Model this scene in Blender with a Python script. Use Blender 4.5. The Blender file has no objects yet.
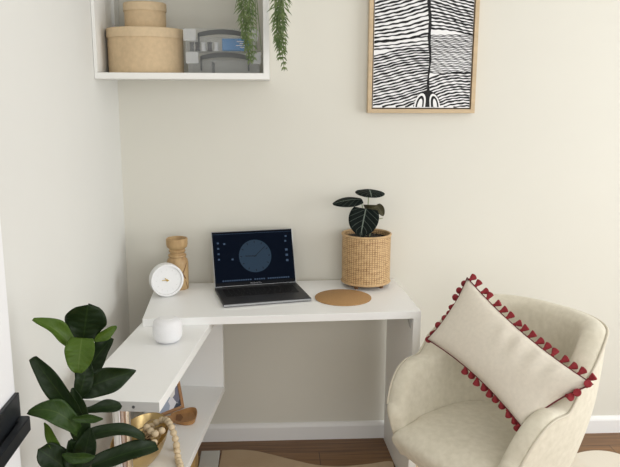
import bpy, bmesh, math, random
from mathutils import Vector as V, Matrix
R = random.Random(7)
PI = math.pi
sc = bpy.context.scene
COL = sc.collection

# ------------------------------------------------------------------ materials
def mat(name, col, rough=.5, metal=0, spec=.5, var=0, scale=20, bump=0, bscale=200, sheen=0, trans=0, ior=1.45, emit=0, stretch=None, detail=4, col2=None, coat=0, lo=.3, hi=.7):
    m = bpy.data.materials.new(name); m.use_nodes = True
    nt = m.node_tree; b = nt.nodes['Principled BSDF']
    b.inputs['Base Color'].default_value = (*col, 1)
    b.inputs['Roughness'].default_value = rough
    b.inputs['Metallic'].default_value = metal
    b.inputs['Specular IOR Level'].default_value = spec
    b.inputs['IOR'].default_value = ior
    if sheen: b.inputs['Sheen Weight'].default_value = sheen
    if coat: b.inputs['Coat Weight'].default_value = coat
    if trans: b.inputs['Transmission Weight'].default_value = trans
    if emit:
        b.inputs['Emission Color'].default_value = (*col, 1); b.inputs['Emission Strength'].default_value = emit
    tc = nt.nodes.new('ShaderNodeTexCoord'); src = tc.outputs['Object']
    if stretch:
        mp = nt.nodes.new('ShaderNodeMapping'); mp.inputs['Scale'].default_value = stretch
        nt.links.new(src, mp.inputs['Vector']); src = mp.outputs['Vector']
    if var or col2:
        n = nt.nodes.new('ShaderNodeTexNoise'); n.inputs['Scale'].default_value = scale; n.inputs['Detail'].default_value = detail
        nt.links.new(src, n.inputs['Vector'])
        r = nt.nodes.new('ShaderNodeValToRGB'); r.color_ramp.elements[0].position = lo; r.color_ramp.elements[1].position = hi
        c2 = col2 or tuple(c*(1-var) for c in col)
        r.color_ramp.elements[0].color = (*c2, 1); r.color_ramp.elements[1].color = (*col, 1)
        nt.links.new(n.outputs['Fac'], r.inputs['Fac']); nt.links.new(r.outputs['Color'], b.inputs['Base Color'])
    if bump:
        n2 = nt.nodes.new('ShaderNodeTexNoise'); n2.inputs['Scale'].default_value = bscale; n2.inputs['Detail'].default_value = 3
        nt.links.new(src, n2.inputs['Vector'])
        bp = nt.nodes.new('ShaderNodeBump'); bp.inputs['Strength'].default_value = bump; bp.inputs['Distance'].default_value = .002
        nt.links.new(n2.outputs['Fac'], bp.inputs['Height']); nt.links.new(bp.outputs['Normal'], b.inputs['Normal'])
    return m

def floor_mat():
    m = mat('floor_boards', (.3, .16, .07), .35)
    nt = m.node_tree; b = nt.nodes['Principled BSDF']
    tc = nt.nodes.new('ShaderNodeTexCoord')
    br = nt.nodes.new('ShaderNodeTexBrick'); br.offset = .37
    br.inputs['Scale'].default_value = 1; br.inputs['Brick Width'].default_value = 1.3; br.inputs['Row Height'].default_value = .13
    br.inputs['Mortar Size'].default_value = .0015; br.inputs['Bias'].default_value = 0
    br.inputs['Color1'].default_value = (.205, .100, .034, 1); br.inputs['Color2'].default_value = (.275, .142, .054, 1); br.inputs['Mortar'].default_value = (.06, .03, .015, 1)
    nt.links.new(tc.outputs['Object'], br.inputs['Vector'])
    mp = nt.nodes.new('ShaderNodeMapping'); mp.inputs['Scale'].default_value = (2, 40, 1)
    nt.links.new(tc.outputs['Object'], mp.inputs['Vector'])
    n = nt.nodes.new('ShaderNodeTexNoise'); n.inputs['Scale'].default_value = 2; n.inputs['Detail'].default_value = 6
    nt.links.new(mp.outputs['Vector'], n.inputs['Vector'])
    r = nt.nodes.new('ShaderNodeValToRGB'); r.color_ramp.elements[0].position = .3; r.color_ramp.elements[1].position = .7
    r.color_ramp.elements[0].color = (.55, .5, .45, 1); r.color_ramp.elements[1].color = (1.1, 1.1, 1.1, 1)
    nt.links.new(n.outputs['Fac'], r.inputs['Fac'])
    mx = nt.nodes.new('ShaderNodeMix'); mx.data_type = 'RGBA'; mx.blend_type = 'MULTIPLY'; mx.inputs['Factor'].default_value = 1
    nt.links.new(br.outputs['Color'], mx.inputs['A']); nt.links.new(r.outputs['Color'], mx.inputs['B'])
    nt.links.new(mx.outputs['Result'], b.inputs['Base Color'])
    return m

def weave_mat(name, c1, c2, fx, fz):
    """basket weave driven by the UV map (u round the pot, v up)"""
    m = mat(name, c1, .55)
    nt = m.node_tree; b = nt.nodes['Principled BSDF']
    uv = nt.nodes.new('ShaderNodeUVMap')
    def wave(direction, s, dist):
        w = nt.nodes.new('ShaderNodeTexWave'); w.wave_type = 'BANDS'; w.bands_direction = direction
        w.inputs['Scale'].default_value = s; w.inputs['Distortion'].default_value = dist; w.inputs['Detail'].default_value = 2; w.inputs['Detail Scale'].default_value = 3
        nt.links.new(uv.outputs['UV'], w.inputs['Vector']); return w
    a = wave('X', fx, 1.2); c = wave('Y', fz, 1.0)
    n = nt.nodes.new('ShaderNodeTexNoise'); n.inputs['Scale'].default_value = 7; n.inputs['Detail'].default_value = 6
    mp = nt.nodes.new('ShaderNodeMapping'); mp.inputs['Scale'].default_value = (1, 2.2, 1)
    nt.links.new(uv.outputs['UV'], mp.inputs['Vector']); nt.links.new(mp.outputs['Vector'], n.inputs['Vector'])
    mul = nt.nodes.new('ShaderNodeMath'); mul.operation = 'MULTIPLY'
    nt.links.new(a.outputs['Fac'], mul.inputs[0]); nt.links.new(c.outputs['Fac'], mul.inputs[1])
    add = nt.nodes.new('ShaderNodeMath'); add.operation = 'ADD'
    nt.links.new(mul.outputs[0], add.inputs[0]); nt.links.new(n.outputs['Fac'], add.inputs[1])
    r = nt.nodes.new('ShaderNodeValToRGB'); r.color_ramp.elements[0].position = .35; r.color_ramp.elements[1].position = .95
    r.color_ramp.elements[0].color = (*c2, 1); r.color_ramp.elements[1].color = (*c1, 1)
    nt.links.new(add.outputs[0], r.inputs['Fac']); nt.links.new(r.outputs['Color'], b.inputs['Base Color'])
    bp = nt.nodes.new('ShaderNodeBump'); bp.inputs['Strength'].default_value = .5; bp.inputs['Distance'].default_value = .003
    nt.links.new(mul.outputs[0], bp.inputs['Height']); nt.links.new(bp.outputs['Normal'], b.inputs['Normal'])
    return m

def leaf_mat(name, col, vein, rough=.35, nveins=7, vw=.05, slope=.9, spec=.22):
    """v runs base to tip (0..1), u across (-1..1 stored as 0..1): a midrib and slanting side veins"""
    m = mat(name, col, rough, spec=spec)
    nt = m.node_tree; b = nt.nodes['Principled BSDF']
    uv = nt.nodes.new('ShaderNodeUVMap'); sp = nt.nodes.new('ShaderNodeSeparateXYZ'); nt.links.new(uv.outputs['UV'], sp.inputs[0])
    def M(op, a, bb=None):
        k = nt.nodes.new('ShaderNodeMath'); k.operation = op
        for i, q in enumerate((a, bb)):
            if q is None: continue
            if isinstance(q, (int, float)): k.inputs[i].default_value = q
            else: nt.links.new(q, k.inputs[i])
        return k.outputs[0]
    d = M('ABSOLUTE', M('SUBTRACT', sp.outputs['X'], .5))
    mid = M('LESS_THAN', d, vw*.45)
    ph = M('FRACT', M('MULTIPLY', M('SUBTRACT', sp.outputs['Y'], M('MULTIPLY', d, slope*.55)), nveins))
    side = M('MULTIPLY', M('LESS_THAN', ph, vw*1.6), .55)
    f = M('MAXIMUM', mid, side)
    n = nt.nodes.new('ShaderNodeTexNoise'); n.inputs['Scale'].default_value = 30
    mx0 = nt.nodes.new('ShaderNodeMix'); mx0.data_type = 'RGBA'
    mx0.inputs['A'].default_value = (*col, 1); mx0.inputs['B'].default_value = (*[c*1.5 for c in col], 1)
    nt.links.new(n.outputs['Fac'], mx0.inputs['Factor'])
    mx = nt.nodes.new('ShaderNodeMix'); mx.data_type = 'RGBA'; mx.inputs['B'].default_value = (*vein, 1)
    nt.links.new(f, mx.inputs['Factor']); nt.links.new(mx0.outputs['Result'], mx.inputs['A']); nt.links.new(mx.outputs['Result'], b.inputs['Base Color'])
    return m

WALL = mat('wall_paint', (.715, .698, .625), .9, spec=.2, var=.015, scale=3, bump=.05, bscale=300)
WALL_LIT = mat('wall_paint_lit', (.725, .722, .685), .9, spec=.2, var=.015, scale=3, bump=.05, bscale=300)  # same wall paint, more neutral: light on this wall put into its colour
TRIM = mat('trim_paint', (.84, .84, .83), .4)
WHITE = mat('white_laminate', (.88, .88, .865), .38, var=.01, scale=8)
SHELFW = mat('shelf_white', (.85, .85, .82), .4, var=.01)
DOORW = mat('door_white', (.86, .86, .87), .45)
BLACKM = mat('black_metal', (.022, .026, .032), .42, metal=.5, var=.2)
FLOOR = floor_mat()
CEIL = mat('ceiling_paint', (.85, .85, .84), .9)
KRAFT = mat('kraft_board', (.66, .50, .31), .8, var=.12, scale=60, bump=.1)
KRAFTL = mat('kraft_lid', (.68, .53, .34), .8, var=.1, scale=60, bump=.1)
OAK = mat('oak', (.62, .47, .29), .5, var=.18, scale=6, stretch=(1, 1, 8))
GREYP = mat('grey_plastic', (.095, .10, .10), .45, var=.05)
BLUE = mat('blue_card', (.01, .25, .62), .5, var=.1)
PAPERW = mat('white_paper', (.85, .85, .85), .6, var=.04)
DARKB = mat('dark_bits', (.04, .04, .045), .5, var=.3)
CORK = mat('cork', (.47, .28, .12), .85, col2=(.34, .19, .075), scale=220, bump=.2)
SOIL = mat('soil', (.025, .018, .012), .95, var=.5, scale=120, bump=.8, bscale=150)
WOODV = mat('turned_wood', (.55, .38, .19), .45, col2=(.36, .22, .10), scale=22, stretch=(1.6, 1.6, .5), detail=6)
WOODD = mat('dark_grain', (.19, .09, .035), .5, var=.2)
WHITEP = mat('white_plastic', (.85, .85, .85), .4)
MESHW = mat('speaker_mesh', (.83, .83, .84), .8, var=.06, scale=400, bump=.4, bscale=500)
FACE = mat('clock_face', (.84, .84, .84), .6, var=.01)
TICK = mat('clock_ticks', (.62, .62, .6), .6)
GOLD = mat('gold_metal', (.70, .50, .16), .28, metal=1, var=.1)
BRASS = mat('hammered_brass', (.62, .46, .22), .36, metal=1, var=.15, scale=15, bump=.35, bscale=40)
CHROME = mat('chrome', (.86, .84, .82), .08, metal=1)
STEEL = mat('steel', (.5, .5, .5), .35, metal=1)
GREYM = mat('laptop_metal', (.045, .046, .05), .45, metal=.6)
SILVER = mat('laptop_edge', (.40, .41, .42), .3, metal=.9)
GLASSB = mat('laptop_glass', (.003, .004, .006), .2, spec=.12)
KEYS = mat('laptop_keys', (.008, .008, .009), .55, spec=.3)
SCR = mat('screen_picture', (.0012, .0028, .007), .5, emit=.5, spec=.03)
SCRD = mat('screen_dial', (.012, .021, .033), .5, emit=1.0, spec=.03)
SCRI = mat('screen_icons', (.035, .055, .09), .3, emit=.55, spec=.08)
SCRK = mat('screen_hands', (.004, .008, .016), .3, spec=.2)
TEXTG = mat('bezel_text', (.22, .22, .24), .5)
LINEN = mat('chair_fabric', (.715, .668, .545), .95, col2=(.61, .565, .445), scale=48, bump=.35, bscale=420, sheen=.2, lo=.25, hi=.75)
PIPE = mat('chair_piping', (.62, .57, .46), .9)
CUSH = mat('cushion_linen', (.69, .635, .535), .95, var=.07, scale=90, bump=.3, bscale=500, sheen=.1)
RED = mat('tassel_red', (.29, .022, .030), .85, var=.35, scale=150)
CORDR = mat('red_cord', (.12, .015, .02), .9)
HIDE = mat('hide', (.74, .66, .53), .95, col2=(.40, .27, .155), scale=1.7, bump=.6, bscale=150, sheen=.2, detail=3, lo=.38, hi=.58)
BEAD = mat('wood_bead', (.74, .60, .40), .6, var=.12, scale=30)
FIBRE = mat('natural_fibre', (.50, .36, .20), .9, var=.3, scale=80)
PODM = mat('dried_pod', (.17, .09, .045), .8, var=.4, scale=60, bump=.6)
SCOOPW = mat('scoop_wood', (.45, .24, .09), .5, col2=(.34, .165, .055), scale=6, stretch=(8, 1, 8))
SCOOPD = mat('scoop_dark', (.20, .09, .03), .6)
FRW = mat('photo_frame_wood', (.42, .22, .10), .5, var=.2)
GREYB = mat('grey_board', (.60, .60, .57), .6, var=.03)
TANB = mat('tan_wood', (.56, .36, .13), .6, col2=(.36, .20, .06), scale=8, stretch=(1, 1, 4))
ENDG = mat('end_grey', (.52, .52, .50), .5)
POTG = mat('ceramic_grey', (.4, .4, .39), .5, var=.05)
STEMB = mat('woody_stem', (.035, .038, .014), .8, var=.3)
STEMG = mat('green_stem', (.30, .36, .20), .6)
RATTAN = weave_mat('rattan', (.66, .45, .23), (.25, .135, .05), 6.0, 8.5)
RIMR = mat('rattan_rim', (.62, .42, .22), .6, var=.25, scale=40)
FIGD = leaf_mat('fig_leaf_dark', (.0065, .0155, .0035), (.018, .036, .008), .45)
FIGM = leaf_mat('fig_leaf_mid', (.017, .038, .006), (.040, .070, .014), .45)
FIGL = leaf_mat('fig_leaf_young', (.042, .078, .008), (.080, .125, .025), .45)
ALO = leaf_mat('velvet_leaf', (.004, .007, .006), (.15, .18, .15), .7, nveins=5, vw=.045, slope=1.4, spec=.12)
ALOB = leaf_mat('bronze_leaf', (.045, .04, .02), (.12, .12, .07), .5, nveins=5)
FERN = mat('fern_green', (.07, .125, .035), .6, col2=(.20, .26, .10), scale=45)
CANV = mat('canvas', (.88, .88, .88), .8)
INK = mat('ink', (.006, .006, .007), .7)
LINER = mat('frame_gap', (.10, .065, .035), .8)

def clear_mat():
    m = bpy.data.materials.new('clear_plastic'); m.use_nodes = True
    nt = m.node_tree; nt.nodes.remove(nt.nodes['Principled BSDF'])
    t = nt.nodes.new('ShaderNodeBsdfTransparent'); t.inputs['Color'].default_value = (.97, .975, .98, 1)
    d = nt.nodes.new('ShaderNodeBsdfPrincipled'); d.inputs['Base Color'].default_value = (.85, .86, .87, 1); d.inputs['Roughness'].default_value = .25
    mx = nt.nodes.new('ShaderNodeMixShader'); mx.inputs['Fac'].default_value = .10
    nt.links.new(t.outputs[0], mx.inputs[1]); nt.links.new(d.outputs[0], mx.inputs[2])
    nt.links.new(mx.outputs[0], nt.nodes['Material Output'].inputs['Surface'])
    return m
CLEAR = clear_mat()
CLEAR2 = clear_mat(); CLEAR2.name = 'frosted_plastic'
[n for n in CLEAR2.node_tree.nodes if n.type == 'MIX_SHADER'][0].inputs['Fac'].default_value = .32
GLASS = mat('window_glass', (1, 1, 1), 0, trans=1)

def mosaic_mat():
    m = mat('photo_print', (.5, .5, .6), .3)
    nt = m.node_tree; b = nt.nodes['Principled BSDF']
    tc = nt.nodes.new('ShaderNodeTexCoord'); n = nt.nodes.new('ShaderNodeTexVoronoi'); n.inputs['Scale'].default_value = 38
    nt.links.new(tc.outputs['Object'], n.inputs['Vector'])
    sp = nt.nodes.new('ShaderNodeSeparateColor'); nt.links.new(n.outputs['Color'], sp.inputs[0])
    r = nt.nodes.new('ShaderNodeValToRGB'); r.color_ramp.interpolation = 'CONSTANT'
    e = r.color_ramp.elements; e[0].color = (.05, .06, .09, 1); e[1].position = .2; e[1].color = (.38, .44, .55, 1)
    for p, c in ((.5, (.75, .75, .8, 1)), (.7, (.18, .18, .24, 1)), (.85, (.8, .78, .76, 1))):
        q = e.new(p); q.color = c
    nt.links.new(sp.outputs[0], r.inputs['Fac']); nt.links.new(r.outputs['Color'], b.inputs['Base Color'])
    return m
MOSAIC = mosaic_mat()

def hide_patch():
    nt = HIDE.node_tree; b = nt.nodes['Principled BSDF']
    tc = nt.nodes.new('ShaderNodeTexCoord'); sp = nt.nodes.new('ShaderNodeSeparateXYZ'); nt.links.new(tc.outputs['Object'], sp.inputs[0])
    n = nt.nodes.new('ShaderNodeTexNoise'); n.inputs['Scale'].default_value = 6; n.inputs['Detail'].default_value = 5; nt.links.new(tc.outputs['Object'], n.inputs['Vector'])
    ad = nt.nodes.new('ShaderNodeMath'); ad.operation = 'MULTIPLY_ADD'; ad.inputs[1].default_value = .9; nt.links.new(n.outputs['Fac'], ad.inputs[0]); nt.links.new(sp.outputs['X'], ad.inputs[2])
    r = nt.nodes.new('ShaderNodeValToRGB'); e = r.color_ramp.elements
    e[0].position = .0; e[0].color = (.42, .29, .165, 1); e[1].position = 1; e[1].color = (.76, .70, .59, 1)
    q = e.new(.55); q.color = (.54, .41, .26, 1)
    k = nt.nodes.new('ShaderNodeMath'); k.operation = 'MULTIPLY_ADD'; k.inputs[1].default_value = .55; k.inputs[2].default_value = -.35; nt.links.new(ad.outputs[0], k.inputs[0])
    nt.links.new(k.outputs[0], r.inputs['Fac']); nt.links.new(r.outputs['Color'], b.inputs['Base Color'])
hide_patch()

# ------------------------------------------------------------------ mesh helpers
def NB(): return bmesh.new()
def link(name, bm, m, parent=None, smooth=False, loc=None, rot=None, fixn=True):
    if fixn: bmesh.ops.recalc_face_normals(bm, faces=bm.faces)
    me = bpy.data.meshes.new(name); bm.to_mesh(me); bm.free()
    me.materials.append(m)
    if smooth:
        for p in me.polygons: p.use_smooth = True
        if smooth != 'all':
            try: me.set_sharp_from_angle(angle=math.radians(40))
            except Exception: pass
    o = bpy.data.objects.new(name, me); COL.objects.link(o)
    if parent: o.parent = parent
    if loc is not None: o.location = loc
    if rot is not None: o.rotation_euler = rot
    return o
def tag(o, label, cat, group=None):
    o['label'] = label; o['category'] = cat
    if group: o['group'] = group
    return o
def thing(name, label, cat, loc=(0, 0, 0), rz=0, group=None):
    o = bpy.data.objects.new(name, None); COL.objects.link(o)
    o.empty_display_size = .05; o.location = loc; o.rotation_euler = (0, 0, rz)
    return tag(o, label, cat, group)
def struct(name, bm, m, parent=None, smooth=False):
    o = link(name, bm, m, parent, smooth)
    if parent is None: o['kind'] = 'structure'
    return o
def add(bm, src):
    me = bpy.data.meshes.new('t'); src.to_mesh(me); src.free(); bm.from_mesh(me); bpy.data.meshes.remove(me)
def box(bm, a, b, bev=0, seg=2, M=None):
    t = NB(); bmesh.ops.create_cube(t, size=1)
    for v in t.verts: v.co = V([a[i] + (v.co[i]+.5)*(b[i]-a[i]) for i in range(3)])
    if bev: bmesh.ops.bevel(t, geom=t.edges[:], offset=bev, segments=seg, affect='EDGES', profile=.5)
    if M: t.transform(M)
    add(bm, t); return bm
def lathe(bm, prof, n=40, M=None, uv=False, cap=True):
    t = NB(); rings = []
    for r, z in prof:
        rings.append([t.verts.new((r*math.cos(2*PI*i/n), r*math.sin(2*PI*i/n), z)) for i in range(n)] if r > 1e-6 else [t.verts.new((0, 0, z))])
    L = t.loops.layers.uv.new('UVMap') if uv else None
    for k in range(len(rings)-1):
        a, b = rings[k], rings[k+1]
        for i in range(n):
            j = (i+1) % n
            if len(a) == 1 and len(b) == 1: continue
            if len(a) == 1: f = t.faces.new((a[0], b[j], b[i]))
            elif len(b) == 1: f = t.faces.new((a[i], a[j], b[0]))
            else:
                f = t.faces.new((a[i], a[j], b[j], b[i]))
                if uv:
                    for lp, (uu, vv) in zip(f.loops, ((i/n, prof[k][1]), ((i+1)/n, prof[k][1]), ((i+1)/n, prof[k+1][1]), (i/n, prof[k+1][1]))):
                        lp[L].uv = (uu*3, vv*4.8)
    if M: t.transform(M)
    add(bm, t); return bm
def tube(bm, pts, r, n=8, closed=False, cap=True):
    pts = [V(p) for p in pts]; t = NB(); N = len(pts); rings = []
    rr = r if isinstance(r, (list, tuple)) else [r]*N
    up = None
    for i, p in enumerate(pts):
        a = pts[(i-1) % N] if (i > 0 or closed) else p; b = pts[(i+1) % N] if (i < N-1 or closed) else p
        d = (b-a).normalized()
        if up is None: up = d.orthogonal().normalized()
        up = (up - d*up.dot(d)).normalized(); s = d.cross(up)
        rings.append([t.verts.new(p + (up*math.cos(2*PI*k/n) + s*math.sin(2*PI*k/n))*rr[i]) for k in range(n)])
    for i in range(N if closed else N-1):
        a, b = rings[i], rings[(i+1) % N]
        for k in range(n): t.faces.new((a[k], a[(k+1) % n], b[(k+1) % n], b[k]))
    if cap and not closed: t.faces.new(rings[0][::-1]); t.faces.new(rings[-1])
    add(bm, t); return bm
def ball(bm, c, r, n=10, m=7, sx=1, sy=1, sz=1):
    t = NB(); bmesh.ops.create_uvsphere(t, u_segments=n, v_segments=m, radius=r)
    for v in t.verts: v.co = V((v.co.x*sx, v.co.y*sy, v.co.z*sz)) + V(c)
    add(bm, t); return bm
def prism(bm, poly, z0, z1, M=None, bev=0):
    t = NB(); a = [t.verts.new((x, y, z0)) for x, y in poly]; b = [t.verts.new((x, y, z1)) for x, y in poly]
    n = len(poly); t.faces.new(a[::-1]); t.faces.new(b)
    for i in range(n): t.faces.new((a[i], a[(i+1) % n], b[(i+1) % n], b[i]))
    if bev: bmesh.ops.bevel(t, geom=t.edges[:], offset=bev, segments=2, affect='EDGES')
    if M: t.transform(M)
    add(bm, t); return bm
def disc(bm, c, r, z, n=40):
    t = NB(); vs = [t.verts.new((c[0]+r*math.cos(2*PI*i/n), c[1]+r*math.sin(2*PI*i/n), z)) for i in range(n)]
    t.faces.new(vs); add(bm, t); return bm
def smoothstep(a, b, x):
    t = max(0, min(1, (x-a)/(b-a))); return t*t*(3-2*t)
def catmull(pts, n):
    pts = [V(p) for p in pts]; P = [2*pts[0]-pts[1]] + pts + [2*pts[-1]-pts[-2]]; out = []
    seg = len(pts)-1
    for k in range(n+1):
        t = k/n*seg; i = min(int(t), seg-1); u = t-i; a, b, c, d = P[i:i+4]
        out.append(.5*((2*b)+(c-a)*u+(2*a-5*b+4*c-d)*u*u+(3*b-a-3*c+d)*u**3))
    return out

# ------------------------------------------------------------------ camera (needed for leaf facing)
CAMP = V((.62109, -2.97262, 1.54904))
yaw, pit, rol = .0544, .19872, .00375
fw = V((math.sin(yaw)*math.cos(pit), math.cos(yaw)*math.cos(pit), -math.sin(pit)))
r0 = V((math.cos(yaw), -math.sin(yaw), 0)); u0 = r0.cross(fw)
rt = math.cos(rol)*r0 + math.sin(rol)*u0; up = -math.sin(rol)*r0 + math.cos(rol)*u0
cd = bpy.data.cameras.new('camera'); cam = bpy.data.objects.new('camera', cd); COL.objects.link(cam)
cam.matrix_world = Matrix(((rt.x, up.x, -fw.x, CAMP.x), (rt.y, up.y, -fw.y, CAMP.y), (rt.z, up.z, -fw.z, CAMP.z), (0, 0, 0, 1)))
cd.sensor_fit = 'HORIZONTAL'; cd.sensor_width = 36; cd.lens = 708.59/620*36; cd.clip_start = .02
sc.camera = cam

# ------------------------------------------------------------------ the room
XR, YF, ZC = 3.6, -4.3, 2.7
struct('floor', box(NB(), (-.1, YF, -.1), (XR+.1, .1, 0)), FLOOR)
struct('wall_back', box(NB(), (-.1, 0, 0), (XR+.1, .1, ZC)), WALL)
struct('wall_left', box(NB(), (-.1, YF, 0), (0, 0, ZC)), WALL_LIT)
struct('ceiling', box(NB(), (-.1, YF, ZC), (XR+.1, .1, ZC+.1)), CEIL)
WY0, WY1, WZ0, WZ1 = -2.7, -.55, .35, 2.35
wr = NB()
box(wr, (XR, YF, 0), (XR+.1, WY0, ZC)); box(wr, (XR, WY1, 0), (XR+.1, 0, ZC))
box(wr, (XR, WY0, 0), (XR+.1, WY1, WZ0)); box(wr, (XR, WY0, WZ1), (XR+.1, WY1, ZC))
struct('wall_right', wr, WALL)
wf = NB()
box(wf, (XR+.02, WY0, WZ0), (XR+.08, WY0+.05, WZ1)); box(wf, (XR+.02, WY1-.05, WZ0), (XR+.08, WY1, WZ1))
box(wf, (XR+.02, WY0+.05, WZ0), (XR+.08, WY1-.05, WZ0+.05)); box(wf, (XR+.02, WY0+.05, WZ1-.05), (XR+.08, WY1-.05, WZ1))
struct('window_1', wf, TRIM)
def baseboard(name, a, b):
    pr = [(0, 0), (.015, 0), (.015, .062), (.012, .070), (.006, .078), (0, .080)]
    a, b = V(a), V(b); d = (b-a).normalized(); n = V((d.y, -d.x, 0))
    t = NB(); A = [t.verts.new(a + n*x + V((0, 0, z))) for x, z in pr]; B = [t.verts.new(b + n*x + V((0, 0, z))) for x, z in pr]
    k = len(pr); t.faces.new(A); t.faces.new(B[::-1])
    for i in range(k): t.faces.new((A[i], B[i], B[(i+1) % k], A[(i+1) % k]))
    return struct(name, t, TRIM)
baseboard('baseboard_back', (0.015, 0, 0), (XR, 0, 0))
baseboard('baseboard_left', (0, -1.44, 0), (0, 0, 0))
# the open door folded back along the left wall, black lever handle
dr = struct('door_1', box(NB(), (.012, -2.28, .008), (.047, -1.462, 2.04), .002), DOORW)
hb = NB()
box(hb, (.047, -1.60, .790), (.057, -1.465, .890), .002)
link('handle_rose', hb, BLACKM, dr)
hb = NB()
poly = [(.057, -1.474), (.077, -1.474), (.081, -1.478), (.081, -1.72), (.066, -1.72), (.066, -1.502), (.057, -1.502)]
prism(hb, poly, .805, .838, bev=.0015)
link('door_handle', hb, BLACKM, dr)

# ------------------------------------------------------------------ wall shelf in the corner
S = thing('wall_shelf', 'white shelf', 'shelf', (.31, -.18, 1.588))
S['label'] = 'white open-front wall shelf in the corner holding round boxes and plastic cases'
def W(bm, o):      # move world-built mesh into the local frame of thing o (no rotation)
    bm.transform(Matrix.Translation(-V(o.location))); return bm
zs, zt = 1.588, 2.30
link('bottom_panel', W(box(NB(), (.001, -.385, zs), (.615, -.003, zs+.022), .001), S), SHELFW, S)
link('top_panel', W(box(NB(), (.001, -.385, zt), (.615, -.003, zt+.02), .001), S), SHELFW, S)
link('side_panel', W(box(NB(), (.001, -.385, zs+.022), (.0125, -.115, zt), .001), S), SHELFW, S)
link('side_panel', W(box(NB(), (.594, -.385, zs+.022), (.615, -.003, zt), .001), S), SHELFW, S)
link('corner_rail', W(box(NB(), (.004, -.085, zs+.022), (.018, -.004, zt), .001), S), SHELFW, S)
zi = zs+.022

def round_box(name, label, c, r, h, hl, rl):
    t = thing(name, label, 'box', (c[0], c[1], c[2]))
    link('body', lathe(NB(), [(0, 0), (r-.003, 0), (r, .003), (r, h-.012), (r-.003, h-.012), (r-.003, .004), (0, .004)], 56), KRAFT, t, True)
    link('lid', lathe(NB(), [(r+.0005, h-hl), (rl, h-hl), (rl, h-.003), (rl-.003, h), (0, h), (0, h-.004), (r+.0005, h-.004), (r+.0005, h-hl)], 56), KRAFTL, t, True)
    return t
round_box('round_box', 'larger round kraft cardboard box standing on the white wall shelf', (.1555, -.215, zi), .138, .160, .034, .141)
round_box('round_box', 'smaller round kraft cardboard box stacked on top of the larger one', (.156, -.205, zi+.160), .0755, .094, .030, .0785)

def case(label, x0, x1, z0, z1, y0=-.29, y1=-.10):
    t = thing('storage_case', label, 'storage case', ((x0+x1)/2, (y0+y1)/2, z0), 0, 'clear cases on the wall shelf')
    w, d, h = x1-x0, y1-y0, z1-z0
    m = .006; hl = h*.62
    bm = NB(); th = .002
    box(bm, (-w/2+m, -d/2+m, 0), (w/2-m, d/2-m, th))
    box(bm, (-w/2+m, -d/2+m, th), (w/2-m, -d/2+m+th, hl)); box(bm, (-w/2+m, d/2-m-th, th), (w/2-m, d/2-m, hl))
    box(bm, (-w/2+m, -d/2+m+th, th), (-w/2+m+th, d/2-m-th, hl)); box(bm, (w/2-m-th, -d/2+m+th, th), (w/2-m, d/2-m-th, hl))
    link('body', bm, CLEAR, t)
    bm = NB(); box(bm, (-w/2, -d/2, hl), (w/2, d/2, h), .004)
    bm2 = NB(); box(bm2, (-w/2+.003, -d/2+.003, hl-.001), (w/2-.003, d/2-.003, h-.003)); bm2.free()
    link('lid', bm, CLEAR, t)
    bm = NB(); box(bm, (-w/2-.001, -d/2-.005, h*.45), (-w/2+.045, -d/2-.0005, h-.002), .001)
    link('latch', bm, CLEAR2, t)
    bm = NB(); box(bm, (w/2-.03, -d/2-.005, h*.45), (w/2+.001, -d/2-.0005, h-.002), .001)
    link('latch', bm, CLEAR2, t)
    # folded-down carry handle: thick arched grip and two thin arms
    hx0, hx1 = -w/2+.055, w/2-.045
    bm = NB(); y = -d/2-.008; k = 14; T_ = []; B_ = []
    for i in range(k+1):
        s = i/k; x = hx0+(hx1-hx0)*s; arch = .012*(1-(2*s-1)**2)
        T_.append((x, h-.016+arch)); B_.append((x, h-.031+arch*.8))
    poly = T_ + B_[::-1]
    prism(bm, poly, 0, .007, M=Matrix(((1, 0, 0, 0), (0, 0, 1, y-.004), (0, 1, 0, 0), (0, 0, 0, 1))))
    for x in (hx0, hx1):
        box(bm, (x-.003, y-.004, .010), (x+.003, y+.003, h-.018), .001)
    link('handle', bm, GREYP, t)
    return t
cz = zi
case('lower clear plastic storage case with grey handle, nearly empty', .312, .584, cz, cz+.079)
case('upper clear plastic storage case with grey handle, filled with blue and dark craft bits', .305, .574, cz+.0795, cz+.160)
# things inside the cases
o = link('divider_card', box(NB(), (.4, -.24, cz+.0022), (.403, -.12, cz+.044)), GREYP); tag(o, 'grey upright divider card inside the lower clear plastic case', 'card')
o = link('craft_packet', box(NB(), (.440, -.245, cz+.083), (.545, -.225, cz+.128), .003), BLUE); tag(o, 'bright blue packet with white print inside the upper clear case', 'packet')
pr_ = NB()
for k, (x, zz, w) in enumerate(((.495, .117, .035), (.505, .110, .03), (.492, .103, .045), (.508, .096, .03))):
    box(pr_, (x, -.2462, cz+zz-.0015), (x+w, -.2452, cz+zz+.0015))
link('print', pr_, PAPERW, o)
bits = [(.328, .014, GREYP, 'grey'), (.349, .016, DARKB, 'black'), (.371, .015, PAPERW, 'white'), (.394, .016, DARKB, 'black'), (.418, .015, PAPERW, 'white')]
for k, (x, r, mm, cn) in enumerate(bits):
    o = link('thread_spool', lathe(NB(), [(0, 0), (r*.6, 0), (r*.6, .004), (r*.5, .006), (r*.5, .026), (r*.6, .028), (r*.6, .032), (0, .032)], 16), mm, None, True, (x, -.235, cz+.0818+.0003))
    pos = {0: 'leftmost of the row', 1: 'beside the grey one', 2: 'between two black ones', 3: 'fourth from the left', 4: 'next to the blue packet'}[k]
    tag(o, f'{cn} thread spool in the upper clear case, {pos}', 'thread spool', 'spools in the upper case')

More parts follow.
